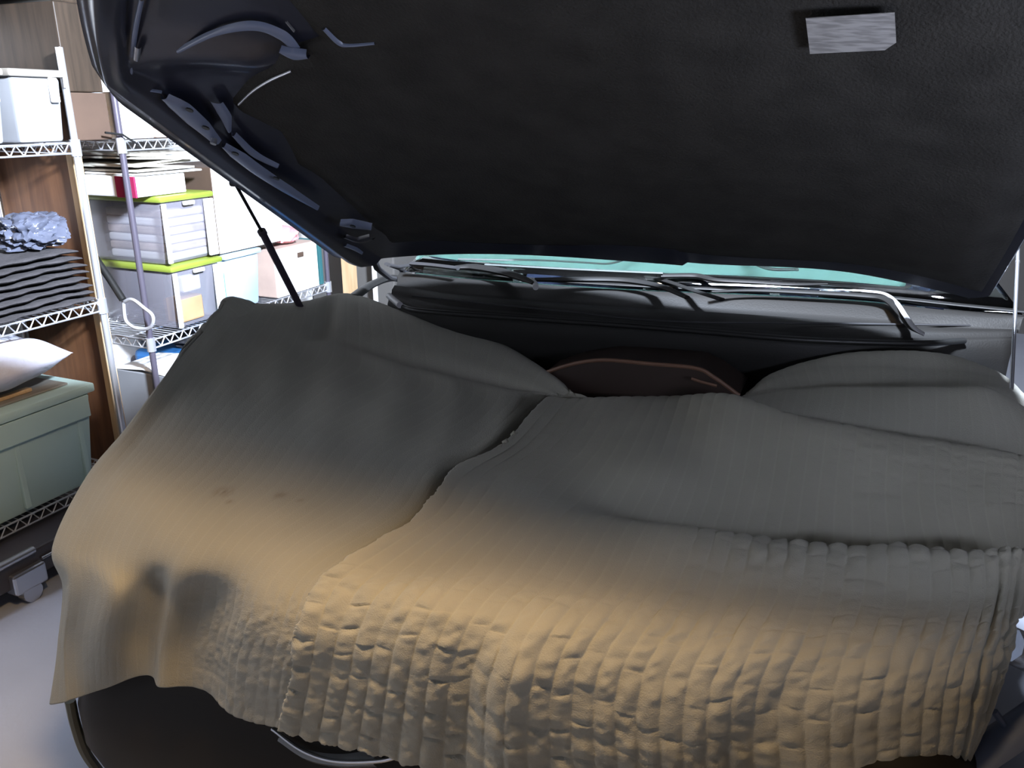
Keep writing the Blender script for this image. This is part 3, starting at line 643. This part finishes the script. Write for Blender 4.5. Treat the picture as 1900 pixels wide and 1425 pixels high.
# large white faced carton and pale blue bin
t = thing('carton', 'large brown carton with a white front behind the gas strut', 'box', loc=(-2.8, 3.0, 1.0))
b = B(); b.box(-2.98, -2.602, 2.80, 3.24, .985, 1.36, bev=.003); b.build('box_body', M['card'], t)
b = B(); b.box(-2.602, -2.598, 2.802, 3.238, .988, 1.357); b.build('white_panel', M['white'], t)
t = thing('storage_bin', 'pale blue translucent bin beside the lower lime-lidded bin', 'storage bin', loc=(-2.8, 3.0, .712))
b = B(); b.box(-3.0, -2.60, 2.825, 3.055, .712, .955, bev=.015, taper=.08); b.build('tub', M['bluepl'], t, smooth=True)
b = B(); b.box(-3.01, -2.59, 2.815, 3.065, .955, .98, bev=.008); b.build('lid', M['bluepl'], t, smooth=True)
bx('folder', 'narrow aqua folder between the lime-lidded bin and the blue bin', 'folder', -2.95, -2.60, 2.79, 2.81, .712, .90, M['aqua'], .002)
bx('folder', 'dark teal folder at the far end of the wire shelf', 'folder', -2.95, -2.60, 3.52, 3.545, .712, .95, M['darkteal'], .002)
t = thing('archive_box', 'white archive carton with a dark hand hole', 'box', loc=(-2.8, 3.3, .712))
b = B(); b.box(-2.98, -2.602, 3.16, 3.50, .712, .95, bev=.003); b.build('box_body', M['cardl'], t)
b = B(); b.box(-2.603, -2.597, 3.162, 3.498, .713, .945); b.build('white_panel', M['white'], t)
b = B(); b.box(-2.599, -2.5945, 3.335, 3.385, .885, .91, bev=.004); b.build('hand_hole', M['card'], t)
# pink soft thing
def blob(name, c, r, m, seed, label=None, cat=None, sub=4, rough=.12, parent=None, fr=3.0, group=None, zmin=-9):
    bm = bmesh.new(); bmesh.ops.create_icosphere(bm, subdivisions=sub, radius=1.0)
    for v in bm.verts:
        p = np.array(v.co); d = 1+rough*float(vnoise(np.array([p[0]*fr+9+p[2]*fr]), np.array([p[1]*fr+20-p[2]*fr*.7]), seed)[0])+rough*.5*float(vnoise(np.array([p[0]*fr*3+9+p[2]*fr*2]), np.array([p[1]*fr*3+20-p[2]*fr*2]), seed+1)[0])
        q = p*d; q = np.sign(q)*np.abs(q)**.8
        v.co = Vector((c[0]+q[0]*r[0], c[1]+q[1]*r[1], max(zmin, c[2]+q[2]*r[2])))
    b = B(); b.bm.free(); b.bm = bm; return b.build(name, m, parent, smooth=True, label=label, cat=cat, group=group)
blob('cloth_bundle', (-2.68, 3.33, 1.0), (.08, .07, .045), M['pink'], 4, 'small pink cloth bundle behind the gas strut', 'cloth')
# boxes on top shelf of the far rack
bx('carton', 'white carton on the upper shelf just right of the dark rack post', 'box', -2.98, -2.60, 2.372, 2.515, 1.491, 1.66, M['white'])
bx('carton', 'pinkish carton partly hidden by the hood edge on the upper shelf', 'box', -2.98, -2.60, 2.53, 2.80, 1.491, 1.64, M['cardl'])
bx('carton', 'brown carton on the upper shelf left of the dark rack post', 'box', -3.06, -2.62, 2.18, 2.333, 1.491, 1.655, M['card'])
bx('dark_carton', 'dark brown carton on top of the brown carton', 'box', -3.06, -2.63, 2.18, 2.333, 1.657, 1.95, M['rosewood'])
t = thing('added_wall_cabinet', 'dark brown cabinet added to darken the wall above the racks', 'cabinet', loc=(-2.95, 2.2, 1.97))  # made-up cabinet, put in so the wall up here stays dark
b = B(); b.box(-3.12, -2.78, .4, 3.7, 1.97, 2.74, bev=.004); b.build('cabinet_body', M['rosewood'], t)
for k in range(4):
    b = B(); b.box(-2.78, -2.762, .42+.82*k, 1.20+.82*k, 1.99, 2.72, bev=.004); b.build('door', M['rosewood'], t)
# lower part
t = thing('carton', 'white open carton on the bottom shelf behind the near rack post', 'box', loc=(-2.8, 2.45, .165))
b = B(); b.box(-2.86, -2.56, 2.372, 2.62, .165, .545, bev=.003); b.build('box_body', M['whitepl'], t)
b = B(); b.sheet([(-2.86, 2.372, .546), (-2.70, 2.372, .56), (-2.70, 2.62, .56), (-2.86, 2.62, .546)], .004, (0, 0, 1)); b.sheet([(-2.695, 2.372, .56), (-2.56, 2.372, .546), (-2.56, 2.62, .546), (-2.695, 2.62, .56)], .004, (0, 0, 1)); b.build('flap', M['white'], t)
bx('blue_tarp', 'folded blue tarp behind the white open carton', 'tarp', -3.05, -2.62, 2.64, 3.2, .165, .54, M['blue'], .03)
blob('cloth_bundle', (-2.80, 2.95, .60), (.17, .22, .07), M['fuzz'], 8, 'black fuzzy cloth on the blue tarp', 'cloth', rough=.3, zmin=.542)
# brown boards between the racks
t = thing('wooden_board', 'tall orange-brown board standing against the end of the near rack', 'board', loc=(-2.9, 2.2, 0))
b = B(); b.box(-3.10, -2.70, 2.19, 2.225, .0, 1.46, bev=.003); b.build('panel', M['ply'], t)
b = B(); b.box(-2.70, -2.672, 2.185, 2.23, .0, 1.46, bev=.002); b.build('lit_edge_strip', M['pine'], t)  # pale strip paints the light falling on the edge of the board
# D-handled tool in the gap
t = thing('shovel', 'dark shaft with a pale loop grip leaning between the two racks', 'tool', loc=(-2.62, 2.28, .7))
b = B(); b.tube([at(170, 468, 'y', 2.27), at(205, 520, 'y', 2.27), at(228, 556, 'y', 2.27)], .014, 10); b.build('shaft', M['blackpl'], t, smooth=True)
lp = [(229, 560), (232, 590), (240, 602), (256, 610), (276, 609), (284, 598), (282, 584), (268, 572), (246, 556)]
Q = np.array([at(x, y, 'y', 2.30) for x, y in lp]); tq = np.linspace(0, len(Q), 60, endpoint=False); Qc = np.concatenate([Q, Q[:1]], 0)
b = B(); b.tube([tuple(p) for p in crom(Qc, tq)], .007, 8, closed=True); b.build('grip', M['handle'], t, smooth=True)
# bungee hook at the post
b = B(); b.tube([at(195, 246, 'x', -2.58), at(228, 250, 'x', -2.57), at(240, 258, 'x', -2.56), at(256, 268, 'x', -2.55)], .004, 8); b.build('bungee_cord', M['blackpl'], label='thin dark cord hooked round the far rack post', cat='cord', smooth=True)

# near rack contents
def tote(label, y0, y1, z0, z1, x0, x1, mb, ml, name='storage_tote', group=None, taper=.12, lidh=.035):
    t = thing(name, label, 'storage bin', group, ((x0+x1)/2, (y0+y1)/2, z0))
    b = B(); b.box(x0+.015, x1-.015, y0+.015, y1-.015, z0, z1-lidh, bev=.012, taper=taper); b.build('tub', mb, t, smooth=True)
    b = B(); b.box(x0, x1, y0, y1, z1-lidh, z1, bev=.008); b.build('lid', ml, t, smooth=True); return t
t = tote('large sage green tote with a lid on the lowest shelf', 1.33, 2.04, .23, .625, -3.06, -2.575, M['sage'], M['sage'], taper=.10)
b = B(); b.box(-2.597, -2.582, 1.36, 2.01, .50, .588, bev=.004); b.build('rim_band', M['sage'], t)
for y in (1.70, 1.955):
    b = B(); b.box(-2.612, -2.594, y, y+.022, .25, .50, bev=.004); b.build('rib', M['sage'], t)
b = B(); b.box(-2.98, -2.64, 1.42, 1.98, .626, .634, bev=.002); b.build('lid_recess', M['lidgrey'], t)
bx('wooden_stick', 'pale wooden stick lying on the sage tote lid', 'stick', -2.70, -2.67, 1.45, 1.86, .6345, .648, M['pine'], .003)
# pillow-like bag
def pillow(name, c, hx, hy, hzz, m, label):
    n = 70; G = []
    for side in (1, -1):
        rows = []
        for i in range(n):
            for j in range(n):
                a = -1+2*i/(n-1); bb = -1+2*j/(n-1)
                prof = ((1-abs(a)**2.6)*(1-abs(bb)**2.6))**.5
                wv = .10*math.sin(9*a+2*bb)*math.exp(-((abs(bb)-.75)/.3)**2)+.08*math.sin(14*bb+3*a)*(abs(a)**2)
                x = a*(1-.07*(1-bb*bb)); y = bb*(1-.07*(1-a*a))
                rows.append((c[0]+x*hx, c[1]+y*hy, c[2]+side*hzz*prof*(1+wv)))
        G.append(np.array(rows).reshape(n, n, 3))
    P = np.concatenate([G[0], G[1][::-1]], 0); return gridmesh(name, P, m, label=label, cat='pillow')
pillow('pillow', (-2.80, 1.62, .757), .22, .36, .108, M['pillow'], 'white puffy pillow in plastic film on top of the sage tote')
# folded dark cloths on the middle shelf
for i in range(8):
    z0 = .915+i*.026; n = 50; G = []
    yb_ = 2.132-.006*i+random.uniform(-.01, .0); ya_ = 1.2+random.uniform(-.02, .02)
    hw = .0115
    for a in np.linspace(0, 2*PI, 18):
        row = []
        for y in np.linspace(ya_, yb_, n):
            c_, s_ = math.cos(a), math.sin(a)
            tp = 1-.5*float(sm(yb_-.03, yb_, y))
            row.append((-2.80+.215*np.sign(c_)*abs(c_)**.5+.008*math.sin(y*23+i*2)+.006*math.sin(y*61+i), y, z0+.013+hw*tp*np.sign(s_)*abs(s_)**.7+.003*math.sin(y*13+.9)))
        G.append(row)
    nm = ['bottom', 'second', 'third', 'fourth', 'fifth', 'sixth', 'seventh', 'top'][i]
    gridmesh('folded_cloth', np.array(G), M['cloth'], label='dark folded cloth, %s of its stack under the plastic bag' % (nm if nm in ('top', 'bottom') else nm+' from the bottom'), cat='cloth', group='folded dark cloths on the middle shelf')
blob('plastic_bag', (-2.85, 1.48, 1.18), (.20, .30, .085), M['bag'], 12, 'crumpled shiny grey plastic bag on the stack of dark cloths', 'bag', sub=5, rough=.28, fr=4, zmin=1.131)
blob('plastic_bag', (-2.72, 2.0, 1.185), (.10, .11, .06), M['bag'], 19, 'small shiny bluish plastic bundle at the front of the stack, beside the rack post', 'bag', sub=5, rough=.35, fr=4, zmin=1.131)
# white bins on the top shelf
def topbin(y0, y1, label):
    t = thing('storage_bin', label, 'storage bin', 'white bins on the top shelf', (-2.83, (y0+y1)/2, 1.49))
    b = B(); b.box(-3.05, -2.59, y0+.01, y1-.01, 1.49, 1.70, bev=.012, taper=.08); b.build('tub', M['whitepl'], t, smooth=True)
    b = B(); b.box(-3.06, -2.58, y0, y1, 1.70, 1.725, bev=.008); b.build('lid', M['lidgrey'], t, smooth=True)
    b = B(); b.box(-2.592, -2.578, y1-.06, y1-.03, 1.62, 1.70, bev=.004); b.build('latch', M['white'], t); return t
tb = topbin(1.93, 2.135, 'white translucent bin next to the rack post on the top shelf')
topbin(1.60, 1.915, 'white translucent bin at the left end of the top shelf in view')
b = B(); pa = at(90, 135, 'x', -2.584); pb_ = at(104, 138, 'x', -2.584); pc = at(98, 163, 'x', -2.584); b.tube([pb_, pa, pc], .005, 6); b.build('clip', M['white'], tb)
b = B(); b.tube([at(112, 136, 'x', -2.584), at(119, 142, 'x', -2.584), at(122, 163, 'x', -2.584)], .005, 6); b.build('clip', M['white'], tb)
# floor jack beneath the near rack
t = thing('floor_jack', 'dark floor jack with a chrome caster under the near rack', 'jack', loc=(-2.45, 1.6, 0))
P0 = at(0, 1010, 'z', .14); 
b = B(); b.box(-2.75, -2.46, 1.30, 2.3, .07, .17, bev=.008); b.build('frame', M['red'], t)
b = B(); b.tube([(-2.455, 1.32, .175), (-2.455, 1.60, .175)], .013, 12); b.build('side_bar', M['steel'], t, smooth=True)
b = B(); b.tube([(-2.452, 1.62, .13), (-2.452, 1.98, .13)], .005, 8); b.build('rod', M['steel'], t, smooth=True)
b = B(); b.tube([(-2.475, 1.56, .035), (-2.44, 1.56, .035)], .035, 18); b.build('wheel', M['steel'], t, smooth=True)
b = B(); b.box(-2.49, -2.435, 1.50, 1.62, .05, .125, bev=.008); b.build('caster_fork', M['steel'], t)
# things beyond the rack
b = B(); b.box(-2.66, -2.60, 3.80, 3.86, 0, 1.2); b.build('wooden_post', M['pine'], label='pale wooden post beyond the far end of the racks', cat='post')
b = B(); b.tube([(-2.56, 3.98, 0), (-2.56, 3.98, 1.4)], .015, 10); b.build('white_pole', M['white'], label='thin white pole beyond the wooden post', cat='pole', smooth=True)
bx('grey_cabinet', 'grey cabinet in the shadow beyond the racks', 'cabinet', -3.1, -2.5, 4.1, 5.0, 0, 1.0, M['wallback'], .01)
